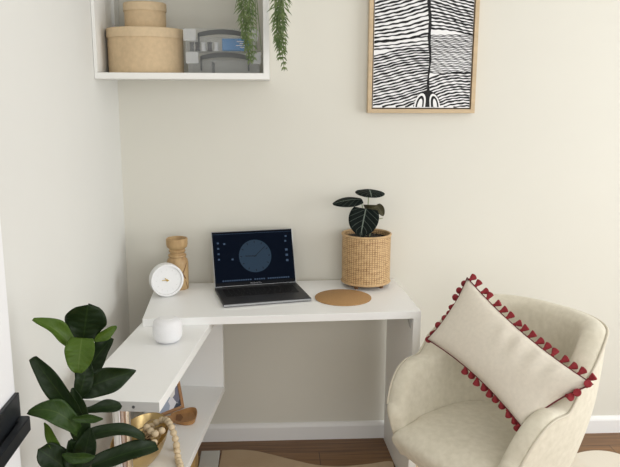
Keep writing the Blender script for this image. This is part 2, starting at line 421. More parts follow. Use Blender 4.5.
# ------------------------------------------------------------------ trailing fern
F = thing('trailing_fern', 'trailing artificial fern hanging over the right end of the white wall shelf', 'plant', (.50, -.26, zt+.02))
bm = NB(); lathe(bm, [(0, 0), (.05, 0), (.065, .10), (.06, .10), (.047, .085), (0, .085)], 28); link('pot', bm, WHITEP, F, True)
def frond(path, n=38, ll=.042, wid=.0026):
    pts = catmull(path, n); bm = NB()
    tube(bm, pts, .0012, 5)
    for i, p in enumerate(pts[2:], 2):
        if p.z > 2.02: continue
        d = (pts[i]-pts[i-1]).normalized()
        fade = 1-.5*max(0, (i/n-.75)/.25)
        for k in range(5):
            a = k*2*PI/5 + i*1.1 + R.uniform(-.3, .3)
            s = d.orthogonal().normalized(); s = Matrix.Rotation(a, 3, d) @ s
            dir_ = (s*.95 + d*R.uniform(.5, 1.3) + V((0, 0, -.1))).normalized()
            L = ll*fade*R.uniform(.7, 1.1); q = p + dir_*L; mid = p + dir_*L*.5 + V((0, 0, .003))
            e = dir_.cross(V((R.uniform(-.3, .3), -1, R.uniform(-.3, .3)))).normalized()*wid
            v = [bm.verts.new(x) for x in (p, mid+e, q, mid-e)]; bm.faces.new(v)
            nrm = dir_.cross(e).normalized()*.0006
            v2 = [bm.verts.new(x) for x in (p+nrm, mid-e+nrm, q+nrm, mid+e+nrm)]; bm.faces.new(v2)
    return W(bm, F)
yf = -.415
ft = [(.50, -.26, zt+.10), (.53, -.37, zt+.10)]
fr = [
 ft + [(.540, yf, 2.15), (.537, yf, 1.98), (.532, yf, 1.85), (.536, yf, 1.74), (.548, yf, 1.655)],
 ft + [(.520, yf-.01, 2.15), (.522, yf-.01, 1.98), (.522, yf-.01, 1.86), (.528, yf-.01, 1.78), (.540, yf-.01, 1.70)],
 ft + [(.555, yf, 2.15), (.552, yf, 1.98), (.550, yf-.01, 1.87), (.552, yf-.01, 1.79), (.560, yf, 1.665)],
 [(.50, -.26, zt+.10), (.64, -.39, zt+.13), (.665, -.39, 2.2), (.662, -.42, 1.98), (.655, -.42, 1.85), (.656, -.42, 1.74), (.666, -.42, 1.632)],
 [(.50, -.26, zt+.10), (.63, -.42, zt+.12), (.655, -.41, 2.2), (.650, -.43, 1.98), (.652, -.43, 1.84), (.648, -.43, 1.75), (.652, -.43, 1.665)],
 [(.50, -.26, zt+.10), (.62, -.385, zt+.12), (.650, -.39, 2.2), (.648, -.43, 1.98), (.642, -.43, 1.86), (.641, -.43, 1.77), (.646, -.43, 1.70)],
 [(.50, -.26, zt+.10), (.65, -.39, zt+.14), (.670, -.39, 2.2), (.670, -.40, 2.0), (.667, -.41, 1.88), (.663, -.41, 1.78), (.666, -.41, 1.69)],
]
for path in fr: link('frond', frond(path), FERN, F)
for path in (ft + [(.525, -.39, 1.99), (.497, -.40, 1.822)], [(.52, -.26, zt+.10), (.62, -.34, zt+.09), (.655, -.38, 1.97), (.690, -.385, 1.835)], ft + [(.574, -.385, 1.85), (.588, -.385, 1.69)], ft + [(.57, -.385, 1.80), (.556, -.385, 1.64)]):
    link('frond_tip', W(tube(NB(), catmull(path, 14), [.0022]*8+[.002-.0002*k for k in range(7)], 5), F), FERN, F)

# ------------------------------------------------------------------ framed line print
x0, x1, zb, ztp = 1.0165, 1.463, 1.4605, 2.06
P = thing('framed_print', 'black and white line print in slim oak frame on the wall', 'picture', ((x0+x1)/2, -.002, zb))
fm = NB(); fwid = .0165; dp = -.034
box(fm, (x0, dp, zb), (x0+fwid, -.002, ztp), .001); box(fm, (x1-fwid, dp, zb), (x1, -.002, ztp), .001)
box(fm, (x0+fwid, dp, zb), (x1-fwid, -.002, zb+fwid), .001); box(fm, (x0+fwid, dp, ztp-fwid), (x1-fwid, -.002, ztp), .001)
link('frame', W(fm, P), OAK, P)
link('backing', W(box(NB(), (x0+fwid, -.012, zb+fwid), (x1-fwid, -.004, ztp-fwid)), P), LINER, P)
g = .005; cx0, cx1, cz0, cz1 = x0+fwid+g, x1-fwid-g, zb+fwid+g, ztp-fwid-g
cv = link('canvas', W(box(NB(), (cx0, -.028, cz0), (cx1, -.012, cz1)), P), CANV, P)
# brush lines: drawn in unit coordinates u across (0..1), h metres above the canvas foot
CW = cx1-cx0; us = .565
ink = NB()
def stroke(pts, w, y=-.0285):
    pts = [V((cx0+u*CW, y, cz0+h)) for u, h in pts]
    n = len(pts); L_, R_ = [], []
    for i, p in enumerate(pts):
        d = (pts[min(i+1, n-1)]-pts[max(i-1, 0)]).normalized(); s = V((-d.z, 0, d.x))
        ww = (w[i] if isinstance(w, list) else w)*.5
        for LL, sg in ((L_, 1), (R_, -1)):
            q = p + s*ww*sg; q.x = min(max(q.x, cx0+.0005), cx1-.0005); q.z = min(max(q.z, cz0+.0005), cz1-.0005); LL.append(ink.verts.new(q))
    for i in range(n-1): ink.faces.new((L_[i], L_[i+1], R_[i+1], R_[i]))
def stem_u(h): return us - .01 + .015*math.sin(h*9)+.006*math.sin(h*40)
HT = cz1-cz0
def wob(k, u): return .0022*math.sin(u*9+k*.7)+.0012*math.sin(u*23+k*1.9)+.0006*math.sin(u*47+k*3.1)
NS = 40
def lerp(x, pts):
    for (x0_, y0_), (x1_, y1_) in zip(pts, pts[1:]):
        if x <= x1_: return y0_+(y1_-y0_)*max(0, (x-x0_)/(x1_-x0_))
    return pts[-1][1]
def field(side, h0, h1, step, wbase, slope, curl, wamp, seed):
    """one family of nearly parallel wavy brush lines; h is the height of a line at the outer edge (left) or at the stem (right)"""
    h = h0; k = 0
    while h < h1:
        run = []
        for i in range(NS+1):
            u = i/NS
            e = stem_u(max(0, min(HT, h)))*u if side < 0 else stem_u(max(0, min(HT, h))) + (1-stem_u(max(0, min(HT, h))))*u
            hh = h + lerp(h, slope)*u + lerp(h, curl)*math.sin(PI*u) + wamp*(math.sin(u*7+h*16+seed) + .5*math.sin(u*17+h*31+seed*2)) + .0009*math.sin(u*37+k*2.1)
            wd = wbase*(1 + .22*math.sin(u*9+k*2.3) + .18*math.sin(u*29+k*1.1))
            ok = .003 < hh < HT-.003
            if ok: run.append(((e, hh), wd))
            if (not ok or i == NS) and len(run) > 2:
                stroke([p for p, _ in run], [w_ for _, w_ in run]); run = []
        h += step*(1+.12*math.sin(k*1.7+seed)); k += 1
field(-1, -.10, .208, .0118, .0062, [(-.1, .075), (.05, .056), (.21, .036)], [(-.1, -.012), (.05, .0), (.12, .007), (.2, .006)], .0014, 1)
field(-1, .232, .262, .0135, .0052, [(.23, .022), (.26, .028)], [(.2, .0), (.5, .0)], .001, 5)
field(-1, .262, .62, .0136, .0066, [(.26, .036), (.34, .060), (.6, .06)], [(.26, -.006), (.5, .004)], .0012, 2)
field(1, -.06, .128, .0128, .0062, [(-.1, .052), (.15, .018)], [(-.1, .012), (.1, .010)], .0014, 3)
field(1, .142, .292, .0064, .0032, [(.14, .004), (.30, .0)], [(.14, -.006), (.22, .004), (.3, .002)], .0006, 4)
field(1, .318, .68, .0134, .0066, [(.30, -.020), (.45, -.050), (.7, -.055)], [(.3, .004), (.5, -.004)], .0010, 6)
stroke([(stem_u(HT*i/60), .004+(HT-.008)*i/60) for i in range(61)], [.020-.012*smoothstep(.0, .12, HT*i/60)+.004*smoothstep(.15, .3, HT*i/60)+.002*math.sin(i*1.3) for i in range(61)], -.0289)
link('brush_lines', W(ink, P), INK, cv, fixn=False)
def lobe(m_, cu, w, hgt, lean, y):
    bm = NB(); vs = []
    for i in range(21):
        a = PI*i/20; vs.append(bm.verts.new((cx0+cu*CW + w*math.cos(a) + lean*math.sin(a), y, cz0+.003+hgt*math.sin(a)**.8)))
    bm.faces.new(vs); return link('lobe_shape', W(bm, P), m_, cv, fixn=False)
lobe(INK, us-.005, .052, .066, 0, -.0293)
lobe(CANV, us-.085, .0235, .056, .010, -.0297); lobe(CANV, us+.075, .0215, .054, -.010, -.0297)
lobe(INK, us-.085, .0165, .046, .008, -.0301); lobe(INK, us+.075, .016, .045, -.008, -.0301)
lobe(CANV, us-.085, .010, .034, .006, -.0305); lobe(CANV, us+.078, .008, .034, -.006, -.0305)

# ------------------------------------------------------------------ desk
T = .75; DA = .0496
D = thing('desk', 'white laminate desk against the back wall with laptop and potted plant on top', 'desk', (.157, -.53, 0), DA)
WD, DD, tt = 1.0159, .4657, .029
link('top', box(NB(), (0, 0, T-tt), (WD, DD, T), .0012), WHITE, D)
link('side_panel', box(NB(), (WD-.0293, .0005, 0), (WD-.0003, DD-.010, T-tt), .001), WHITE, D)
bm = NB(); t_ = [(0, 0), (-.014, 0), (0, -.05)]
prism(bm, t_, 0, .024, M=Matrix(((1, 0, 0, WD-.0294), (0, 0, 1, .03), (0, 1, 0, T-tt), (0, 0, 0, 1))))
link('bracket', bm, STEEL, D, False)['label'] = 'small grey metal corner bracket'

# ------------------------------------------------------------------ side return with low shelf
RA = -math.atan2(.124, .992)
Q = thing('side_return', 'low white side unit on a chrome leg, tucked under the left end of the desk', 'side unit', (.313, -1.163, 0), RA)
rt_ = .721; Lr = .905; Wr = .25
link('top', box(NB(), (-Wr, 0, rt_-.03), (0, Lr, rt_), .0012), WHITE, Q)
link('back_panel', box(NB(), (-Wr, Lr-.02, .379), (0, Lr, rt_-.03), .001), WHITE, Q)
link('shelf', box(NB(), (-Wr, .085, .354), (0, Lr, .379), .001), WHITE, Q)
link('end_grey_sheet', box(NB(), (-Wr+.0005, -.0012, rt_-.0295), (-.0005, -.0001, rt_-.001)), ENDG, Q)['label'] = 'thin grey sheet added over the front end'  # thin grey sheet added to make the front end of the top darker
lc = (-.124, .048)
link('leg', lathe(NB(), [(0, 0), (.0245, 0), (.0245, rt_-.03), (0, rt_-.03)], 32, M=Matrix.Translation((lc[0], lc[1], 0))), CHROME, Q, True)['label'] = 'chrome tube leg'
link('screw_cap', lathe(NB(), [(0, 0), (.0042, 0), (.0042, .0012), (0, .0012)], 14, M=Matrix.Translation((-.072, -.0012, .705)) @ Matrix.Rotation(PI/2, 4, 'X')), GREYP, Q)
def RW(u, v, z=0):
    c, s = math.cos(RA), math.sin(RA); return (.313+c*u-s*v, -1.163+s*u+c*v, z)

# ------------------------------------------------------------------ laptop
LA = math.atan2(.064, .334)+.028
L = thing('laptop', 'open dark laptop showing a clock face on its screen, on the desk', 'laptop', (.4375, -.412, T), LA)
lw, ld = .342, .238
link('base', box(NB(), (0, 0, .002), (lw, ld, .014), .003, 2), GREYM, L)
bm = NB(); box(bm, (.001, -.0006, .004), (lw-.001, .001, .011)); link('front_edge', bm, SILVER, L)['label'] = 'silver front edge'
for x in (.03, lw-.03):
    for y in (.03, ld-.03): link('foot', lathe(NB(), [(0, 0), (.006, 0), (.006, .0022), (0, .0022)], 12, M=Matrix.Translation((x, y, 0))), KEYS, L)
link('trackpad', box(NB(), (lw/2-.065, .012, .0139), (lw/2+.065, .092, .0144)), GREYM, L)
kb = NB(); rows = [14, 14, 14, 13, 12]
for ri, n in enumerate([14, 14, 14, 13, 12, 9]):
    y = ld-.038-ri*.0185; ww = (lw-.05)/n
    for c in range(n):
        box(kb, (.025+c*ww+.001, y-.0165, .014), (.025+(c+1)*ww-.001, y, .0153))
link('keyboard', kb, KEYS, L)
tilt = math.radians(20)
# lid frame: origin on the hinge line, x along the hinge, y up the lid, z out of the screen
e1 = V((1, 0, 0)); e2 = V((0, math.sin(tilt), math.cos(tilt))); e3 = V((0, -math.cos(tilt), math.sin(tilt)))
ML = Matrix(((e1.x, e2.x, e3.x, 0), (e1.y, e2.y, e3.y, ld-.004), (e1.z, e2.z, e3.z, .014), (0, 0, 0, 1)))
lh = .230
link('lid', box(NB(), (0, 0, -.005), (lw, lh, 0), .0022, 2, M=ML), SILVER, L)
link('hinge', tube(NB(), [ML @ V((.03, -.002, -.003)), ML @ V((lw-.03, -.002, -.003))], .005, 10), KEYS, L)
dsp = link('bezel', box(NB(), (.003, .003, -.0005), (lw-.003, lh-.003, .0006), M=ML), GLASSB, L)
sx0, sx1, sy0, sy1 = .007, lw-.007, .018, lh-.008
bm = NB(); box(bm, (sx0, sy0, .0006), (sx1, sy1, .0009), M=ML); scr = link('screen', bm, SCR, L)
bm = NB(); ccx, ccy, cr = lw*.515, sy0+(sy1-sy0)*.505, .068
disc(bm, (ccx, ccy), cr, .0011, 48); bm.transform(ML); link('clock_dial', bm, SCRD, scr, fixn=False)
for k in range(12):
    a = k*PI/6; link('hour_mark', box(NB(), (-.0016, cr*.80, .0012), (.0016, cr*.93, .0013), M=ML @ Matrix.Translation((ccx, ccy, 0)) @ Matrix.Rotation(-a, 4, 'Z')), SCRK, scr)
for a, ln, w in ((math.radians(49), .056, .0013), (math.radians(272), .042, .0018)):
    link('clock_hand', box(NB(), (-w, -.006, .0013), (w, ln, .0014), M=ML @ Matrix.Translation((ccx, ccy, 0)) @ Matrix.Rotation(-a, 4, 'Z')), SCRK, scr)
def ic(x, y, w, h, nm='desktop_icon'): link(nm, box(NB(), (x-w/2, y-h/2, .001), (x+w/2, y+h/2, .0012), M=ML), SCRI, scr)
H_ = sy1-sy0
for fx, fy in ((.055, .80), (.055, .69), (.055, .58), (.055, .47), (.135, .78), (.225, .46), (.93, .88), (.92, .78)): ic(sx0+fx*(sx1-sx0), sy0+fy*H_, .008, .007)
for fy in (.60, .49, .38): ic(sx0+.925*(sx1-sx0), sy0+fy*H_, .010, .009)
ic((sx0+sx1)/2, sy1-.0046, sx1-sx0, .0008, 'menu_bar')
for k in range(30):
    if k in (13, 19): continue
    ic(sx0+.03+k*.0094, sy0+.007, .0062, .005, 'dock_icon')
tcu = bpy.data.curves.new('bezel_text', 'FONT'); tcu.body = 'MacBook Pro'; tcu.size = .0085; tcu.align_x = 'CENTER'
to = bpy.data.objects.new('t', tcu); COL.objects.link(to)
bpy.context.view_layer.update()
tm = bpy.data.meshes.new_from_object(to.evaluated_get(bpy.context.evaluated_depsgraph_get())); bpy.data.objects.remove(to)
bm = NB(); bm.from_mesh(tm); bm.transform(ML @ Matrix.Translation((lw/2, .0075, .0008))); link('bezel_lettering', bm, TEXTG, L, fixn=False)

# ------------------------------------------------------------------ desk-top things
o = link('desk_mat', lathe(NB(), [(0, 0), (.1095, 0), (.111, .001), (.111, .0035), (.1095, .0045), (0, .0045)], 56), CORK, None, True, (.898, -.298, T)); tag(o, 'round tan cork mat lying on the desk between laptop and potted plant', 'mat')

# clock
K = thing('alarm_clock', 'round white desk clock with gold hands leaning near the wooden vase', 'clock', (.202, -.238, T+.001), math.radians(23))
cr = .0655
Mc = Matrix.Translation((0, 0, cr)) @ Matrix.Rotation(PI/2, 4, 'X')       # local z -> -y (towards the viewer)
link('case', lathe(NB(), [(0, -.022), (cr-.006, -.022), (cr-.002, -.020), (cr, -.015), (cr, .018), (cr-.001, .021), (cr-.004, .022), (cr-.008, .021), (cr-.009, .014), (0, .014)], 56, M=Mc), WHITEP, K, True)
bm = NB(); disc(bm, (0, 0), cr-.010, .0146, 48); bm.transform(Mc); fc = link('face', bm, FACE, K, fixn=False)
bm = NB()
for k in range(12): box(bm, (-.0006, .040, .0147), (.0006, .046, .0151), M=Mc @ Matrix.Rotation(-k*PI/6, 4, 'Z'))
link('hour_marks', bm, TICK, fc)
for a, ln, w in ((275, .021, .0014), (315, .013, .0018), (100, .007, .0016)):
    bm = NB(); box(bm, (-w, -.004, .0152), (w, ln, .0162), M=Mc @ Matrix.Rotation(-math.radians(a), 4, 'Z')); link('hand', bm, GOLD, fc)
bm = NB(); lathe(bm, [(0, .015), (.0042, .015), (.0042, .0175), (0, .0175)], 16, M=Mc); link('hub', bm, GOLD, fc, True)
link('foot', box(NB(), (-.012, -.012, -.001), (.012, .012, .0035), .001), WHITEP, K)

# turned wooden vase
Vs = thing('wooden_vase', 'turned wooden vase with a cup-shaped top, standing behind the white clock', 'vase', (.2335, -.128, T))
vr = [(r, z*1.03) for r, z in [(0, 0), (.041, 0), (.043, .003), (.0435, .06), (.0435, .105), (.041, .118), (.034, .126), (.033, .129), (.037, .133), (.036, .139), (.029, .143), (.0285, .147), (.033, .151), (.034, .155), (.030, .160), (.032, .163), (.041, .170), (.0435, .180), (.0435, .202), (.0405, .205), (.038, .203), (.034, .188), (.02, .178), (0, .176)]]
link('body', lathe(NB(), vr, 48), WOODV, Vs, True)
bm = NB()
for (a0, h0, a1, h1, w0) in ((-85, .10, -35, .045, .006), (-60, .065, -25, .115, .005), (-40, .04, -20, .0, .006)):
    k = 10; rr = .0438; Lp = []; Rp = []
    for i in range(k+1):
        s = i/k; a = math.radians(a0+(a1-a0)*s); h = max(.002, h0+(h1-h0)*s); w = w0*math.sin(PI*(.15+.7*s))
        Lp.append(bm.verts.new((rr*math.cos(a), rr*math.sin(a), min(h+w, .112)))); Rp.append(bm.verts.new((rr*math.cos(a), rr*math.sin(a), max(h-w, .001))))
    for i in range(k): bm.faces.new((Lp[i], Lp[i+1], Rp[i+1], Rp[i]))
link('bark_streak', bm, WOODD, Vs, True)

# potted plant in a rattan planter
B = thing('potted_plant', 'dark-leaved plant in a round rattan planter on the right end of the desk', 'plant', (1.0115, -.112, T))
pr = .1005; zb_, zt_ = .016, .220
link('planter', lathe(NB(), [(0, zb_), (pr-.004, zb_), (pr, zb_+.004), (pr, zt_-.002), (pr-.006, zt_-.002), (pr-.006, zb_+.006), (0, zb_+.006)], 64, uv=True), RATTAN, B, True)
for zz, rr in ((zt_, .0048), (zb_+.006, .0045)):
    link('rim', tube(NB(), [((pr-.001)*math.cos(2*PI*i/56), (pr-.001)*math.sin(2*PI*i/56), zz) for i in range(56)], rr, 8, closed=True), RIMR, B, True)
for k in range(4):
    a = PI/4+.12+k*PI/2
    link('foot', lathe(NB(), [(0, 0), (.008, 0), (.009, .016), (0, .016)], 12, M=Matrix.Translation((.075*math.cos(a), .075*math.sin(a), 0))), WOODD, B, True)
bm = NB(); lathe(bm, [(0, .022), (pr-.0065, .022), (pr-.0065, .204), (pr-.03, .209), (0, .211)], 36)
for k in range(40):
    a = R.uniform(0, 2*PI); rr = R.uniform(0, .082); ball(bm, (rr*math.cos(a), rr*math.sin(a), .209), R.uniform(.003, .006), 6, 5)
link('soil', bm, SOIL, B, True)

def leaf(base, tip, width, m, parent, roll=0, bend=0, cup=.15, prof=None, wave=0, name='leaf', nl=16, nw=8, stem=None, stem_m=None, seed=0, face=None, sag=0):
    """one leaf blade: base and tip in world space, width in metres; faces the viewer's side unless rolled about its axis"""
    base, tip = V(base), V(tip); ax = tip-base; Ln = ax.length; a = ax/Ln
    vd = (face.normalized() if face is not None else (CAMP-(base+tip)/2).normalized()); s = a.cross(vd).normalized(); n = s.cross(a).normalized()
    rm = Matrix.Rotation(roll, 3, a); s = rm @ s; n = rm @ n
    prof = prof or (lambda t: math.sin(PI*t**.8)**.75)
    rr = random.Random(seed+int(Ln*1e4)); ph = rr.uniform(0, 6)
    bm = NB(); U = bm.loops.layers.uv.new('UVMap'); G = []
    for i in range(nl+1):
        t = i/nl; w = width/2*max(prof(t), .012); row = []
        c = base + a*Ln*t + n*(bend*4*t*(1-t)*Ln) + V((0, 0, sag*4*t*(1-t)*Ln))
        for j in range(-nw//2, nw//2+1):
            q = j/(nw/2)
            off = cup*w*(q*q)*1.0 + wave*width*math.sin(t*11+ph+(1.3 if q > 0 else 0))*abs(q)**2*.5 + (.05*w*math.sin(t*46-abs(q)*5)*abs(q)*(1-abs(q))*4 if wave else 0)
            row.append(bm.verts.new(c + s*w*q + n*off))
        G.append(row)
    for i in range(nl):
        for j in range(nw):
            f = bm.faces.new((G[i][j], G[i][j+1], G[i+1][j+1], G[i+1][j]))
            for lp, (ii, jj) in zip(f.loops, ((i, j), (i, j+1), (i+1, j+1), (i+1, j))): lp[U].uv = (jj/nw, ii/nl)
    bm.transform(parent.matrix_world.inverted() if False else Matrix.Translation(-V(parent.location)))
    o = link(name, bm, m, parent, 'all', fixn=False)
    so = o.modifiers.new('thickness', 'SOLIDIFY'); so.thickness = .0012; so.offset = 0
    if stem:
        pts = catmull([V(stem)] + [(V(stem)+base)/2 + V((0, 0, .01))] + [base + a*.004], 8)
        link('stem', W(tube(NB(), pts, .0022, 6), parent), stem_m, o, True)
    return o
yp = -.125
hc = lambda t: (math.sin(PI*min(1, t*.82+.18))**.6)*(1 if t > .02 else .6)
root = (1.01, -.112, T+.202)
leaf((.990, -.11, 1.112), (.868, -.135, 1.098), .078, ALO, B, face=V((.1, -.38, 1)), bend=.06, cup=-.25, prof=lambda t: math.sin(PI*(t*.86+.12))**.7, stem=root, stem_m=STEMG)
leaf((1.022, -.085, 1.152), (1.022, -.165, 1.128), .122, ALO, B, face=V((.05, -.15, 1)), bend=.05, cup=-.12, prof=hc, stem=root, stem_m=STEMG)
leaf((1.000, -.165, 1.083), (.975, -.205, .975), .122, ALO, B, roll=.12, bend=.08, cup=.1, prof=lambda t: max(.1, math.sin(PI*(t*.78+.22)))**.5 * (1-.35*max(0, (t-.8)/.2)), stem=root, stem_m=STEMG)
leaf((1.000, -.12, 1.082), (1.052, -.15, 1.092), .046, ALOB, B, roll=.5, bend=.25, cup=.4, prof=hc, stem=root, stem_m=STEMG)
leaf((1.046, -.13, 1.092), (1.074, -.15, 1.050), .036, ALOB, B, roll=-.3, bend=.1, cup=.5, prof=hc)
link('stem', W(tube(NB(), catmull([(1.02, -.13, .955), (1.035, -.15, 1.03), (1.07, -.16, 1.043)], 8), .002, 6), B), STEMG, B, True)

# ------------------------------------------------------------------ things on the side return
G = thing('smart_speaker', 'small white mesh smart speaker standing on the lower side unit by the desk corner', 'speaker', (.2685, -.685, rt_))
pts = []
for i in range(0, 19):
    a = -PI/2 + PI*i/18; c, s = math.cos(a), math.sin(a)
    pts.append((.049*abs(c)**.45, .043 + .041*(abs(s)**.62)*(1 if s > 0 else -1)))
pts[0] = (0, pts[0][1]); pts[-1] = (0, pts[-1][1])
pts = [(r, z-pts[0][1]+.001) for r, z in pts]
pts[0] = (0, .0); pts.insert(1, (.034, 0))
link('body', lathe(NB(), pts, 48), MESHW, G, True)
link('touch_disc', lathe(NB(), [(0, pts[-1][1]+.0005), (.024, pts[-1][1]+.0005), (.025, pts[-1][1]-.002)], 32), WHITEP, G, True)

zsf = .379
# photo frame leaning on the low shelf
PF = thing('photo_frame', 'small wooden photo frame leaning on the low shelf under the side unit top', 'photo frame', (.238, -.515, zsf), math.radians(44))
Mf = Matrix.Translation((0, 0, .0)) @ Matrix.Rotation(-math.radians(14), 4, 'X')
fw_, fh_, b_ = .13, .17, .012
bm = NB()
box(bm, (-fw_/2, -.006, 0), (-fw_/2+b_, .006, fh_), .001, M=Mf); box(bm, (fw_/2-b_, -.006, 0), (fw_/2, .006, fh_), .001, M=Mf)
box(bm, (-fw_/2+b_, -.006, 0), (fw_/2-b_, .006, b_), .001, M=Mf); box(bm, (-fw_/2+b_, -.006, fh_-b_), (fw_/2-b_, .006, fh_), .001, M=Mf)
link('frame', bm, FRW, PF, loc=(0, 0, .0015))
link('photo', box(NB(), (-fw_/2+b_, -.002, b_), (fw_/2-b_, .004, fh_-b_), M=Mf), MOSAIC, PF, loc=(0, 0, .0015))
link('easel_leg', box(NB(), (-.02, 0, .001), (.02, .003, .13), M=Matrix.Translation((0, .065, 0)) @ Matrix.Rotation(math.radians(14), 4, 'X')), FRW, PF)

# wooden scoop
SP = thing('wooden_scoop', 'brown wooden scoop with a dark hollow lying on the low shelf behind the bowl', 'scoop', (.300, -.560, zsf), math.radians(4))
n = 24; bm = NB(); top, bot, inn = [], [], []
outl = [(-.055, -.020), (-.04, -.030), (0, -.042), (.025, -.043), (.042, -.034), (.048, -.012), (.047, .012), (.038, .030), (.015, .036), (-.02, .030), (-.045, .022), (-.055, .016)]
outl = [(x*.92, y*1.45) for x, y in outl]
outl = [tuple(p)[:2] for p in catmull([V((x, y, 0)) for x, y in outl+[outl[0]]], 40)][:-1]
bm2 = NB(); A_ = [bm2.verts.new((x*.86, y*.86, .0005)) for x, y in outl]; B_ = [bm2.verts.new((x, y, .012+.010*smoothstep(-.05, .05, x))) for x, y in outl]; C_ = [bm2.verts.new((x*.93, y*.93, .012+.010*smoothstep(-.05, .05, x))) for x, y in outl]; D_ = [bm2.verts.new((x*.7+.004, y*.7, .008)) for x, y in outl]
k = len(outl); bm2.faces.new(A_[::-1]); bm2.faces.new(D_)
for X_, Y_ in ((A_, B_), (B_, C_), (C_, D_)):
    for i in range(k): bm2.faces.new((X_[i], X_[(i+1) % k], Y_[(i+1) % k], Y_[i]))
link('bowl', bm2, SCOOPW, SP, True)
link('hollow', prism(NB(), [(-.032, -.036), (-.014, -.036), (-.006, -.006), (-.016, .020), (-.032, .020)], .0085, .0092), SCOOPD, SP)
link('handle', box(NB(), (-.075, -.010, .002), (-.048, .008, .013), .003), SCOOPW, SP)

# brass bowl
BO = thing('brass_bowl', 'oval hammered brass bowl on the low shelf with beads hanging from it', 'bowl', (.192, -.835, zsf), RA*.9)
bm = NB(); prof = [(.0, 0), (.45, 0), (.60, .006), (.80, .028), (.93, .055), (1, .080), (.975, .080), (.90, .055), (.77, .031), (.57, .010), (0, .006)]
lathe(bm, prof, 48)
for v in bm.verts: v.co.x *= .083; v.co.y *= .165
link('body', bm, BRASS, BO, True)
# dried pods lying in the bowl
pods = [(.192, -.772, .028), (.222, -.815, .026), (.165, -.838, .030), (.205, -.868, .026), (.182, -.925, .026)]
names = ['nearest the wooden scoop', 'by the right rim', 'on the left side', 'under the hanging beads', 'at the front end']
for (x, y, r), nm in zip(pods, names):
    bm = NB(); ball(bm, (0, 0, 0), r*.8, 14, 10, 1, 1.2, .75)
    for v in bm.verts: v.co *= 1+.10*math.sin(v.co.x*260)*math.cos(v.co.y*240)
    o = link('dried_pod', bm, PODM, None, True, (x, y, zsf+.014+r*.72)); tag(o, f'brown dried pod in the brass bowl, {nm}', 'dried pod', 'pods in the brass bowl')

# wooden bead garland: loops in the bowl, spills over the rim onto the shelf
GA = thing('bead_garland', 'string of pale round wooden beads spilling over the brass bowl rim onto the shelf', 'garland', (.30, -.86, zsf))
path = [(.200, -.765, .440), (.222, -.745, .452), (.245, -.742, .464), (.262, -.755, .471), (.277, -.785, .475), (.292, -.815, .466), (.303, -.828, .436), (.309, -.843, .405), (.316, -.872, .3902), (.328, -.915, .3902), (.337, -.975, .3902), (.325, -1.03, .3902)]
pts = catmull(path, 220); acc = 0; last = pts[0]; beads = [pts[0]]
for p in pts[1:]:
    acc += (p-last).length; last = p
    if acc > .0195: beads.append(p); acc = 0
extra = [(.300, -.79, .3902), (.262, -.838, .474), (.243, -.850, .470), (.243, -.875, .452), (.226, -.89, .450), (.225, -.83, .470), (.208, -.80, .468), (.205, -.955, .462)]
for p in beads+[V(e) for e in extra]:
    link('bead', ball(NB(), V(p)-V(GA.location), .0114, 14, 9), BEAD, GA, True)
link('string', W(tube(NB(), pts, .0012, 5), GA), FIBRE, GA)
bm = NB()
for k in range(16):
    a = R.uniform(0, 6.28); r = R.uniform(.012, .028); c = V((.215, -.79, .447)) + V((R.uniform(-.03, .03), R.uniform(-.035, .035), R.uniform(-.004, .010)))
    tube(bm, [c+V((r*math.cos(a+i*.5), r*math.sin(a+i*.5), .006*math.sin(i*.9+a))) for i in range(9)], .0022, 5)
link('tassel', W(bm, GA), FIBRE, GA, True)

# ------------------------------------------------------------------ floor things
o = link('wooden_box', box(NB(), (.165, -.345, 0), (.303, -.205, .3535), .003), TANB); 
bx = thing('wooden_box', 'tan wooden box standing on the floor under the low shelf', 'box', (.234, -.275, 0)); o.name = 'body'; o.parent = bx; o.location = (-.234, .275, 0)
link('lid', box(NB(), (-.071, -.072, .318), (.071, .072, .3245), .001), TANB, bx)
o = link('floor_board', box(NB(), (.307, -.42, 0), (.388, -.115, .012), .003), GREYB, None, False); tag(o, 'flat pale grey panel lying on the floor beside the tan hide rug', 'panel')

outline = [(.397, -.112), (.47, -.108), (.54, -.122), (.60, -.150), (.70, -.205), (.80, -.252), (.90, -.268), (1.02, -.255), (1.115, -.237), (1.122, -.30), (1.122, -.56), (1.20, -.56), (1.21, -.27), (1.35, -.26), (1.55, -.36), (1.72, -.36), (1.83, -.315), (1.90, -.235), (1.96, -.200), (2.04, -.188), (2.11, -.215), (2.16, -.29), (2.21, -.5), (2.12, -.85), (2.25, -1.15), (2.15, -1.45), (1.7, -1.42), (1.25, -1.6), (.85, -1.5), (.55, -1.35), (.62, -1.0), (.55, -.7), (.43, -.5), (.396, -.3)]
sm = [tuple(p)[:2] for p in catmull([V((x, y, 0)) for x, y in outline+[outline[0]]], 200)][:-1]
bm = prism(NB(), sm, .001, .009); bmesh.ops.triangulate(bm, faces=bm.faces[:])
o = link('hide_rug', bm, HIDE); tag(o, 'tan and cream animal hide rug on the wooden floor under the chair', 'rug')

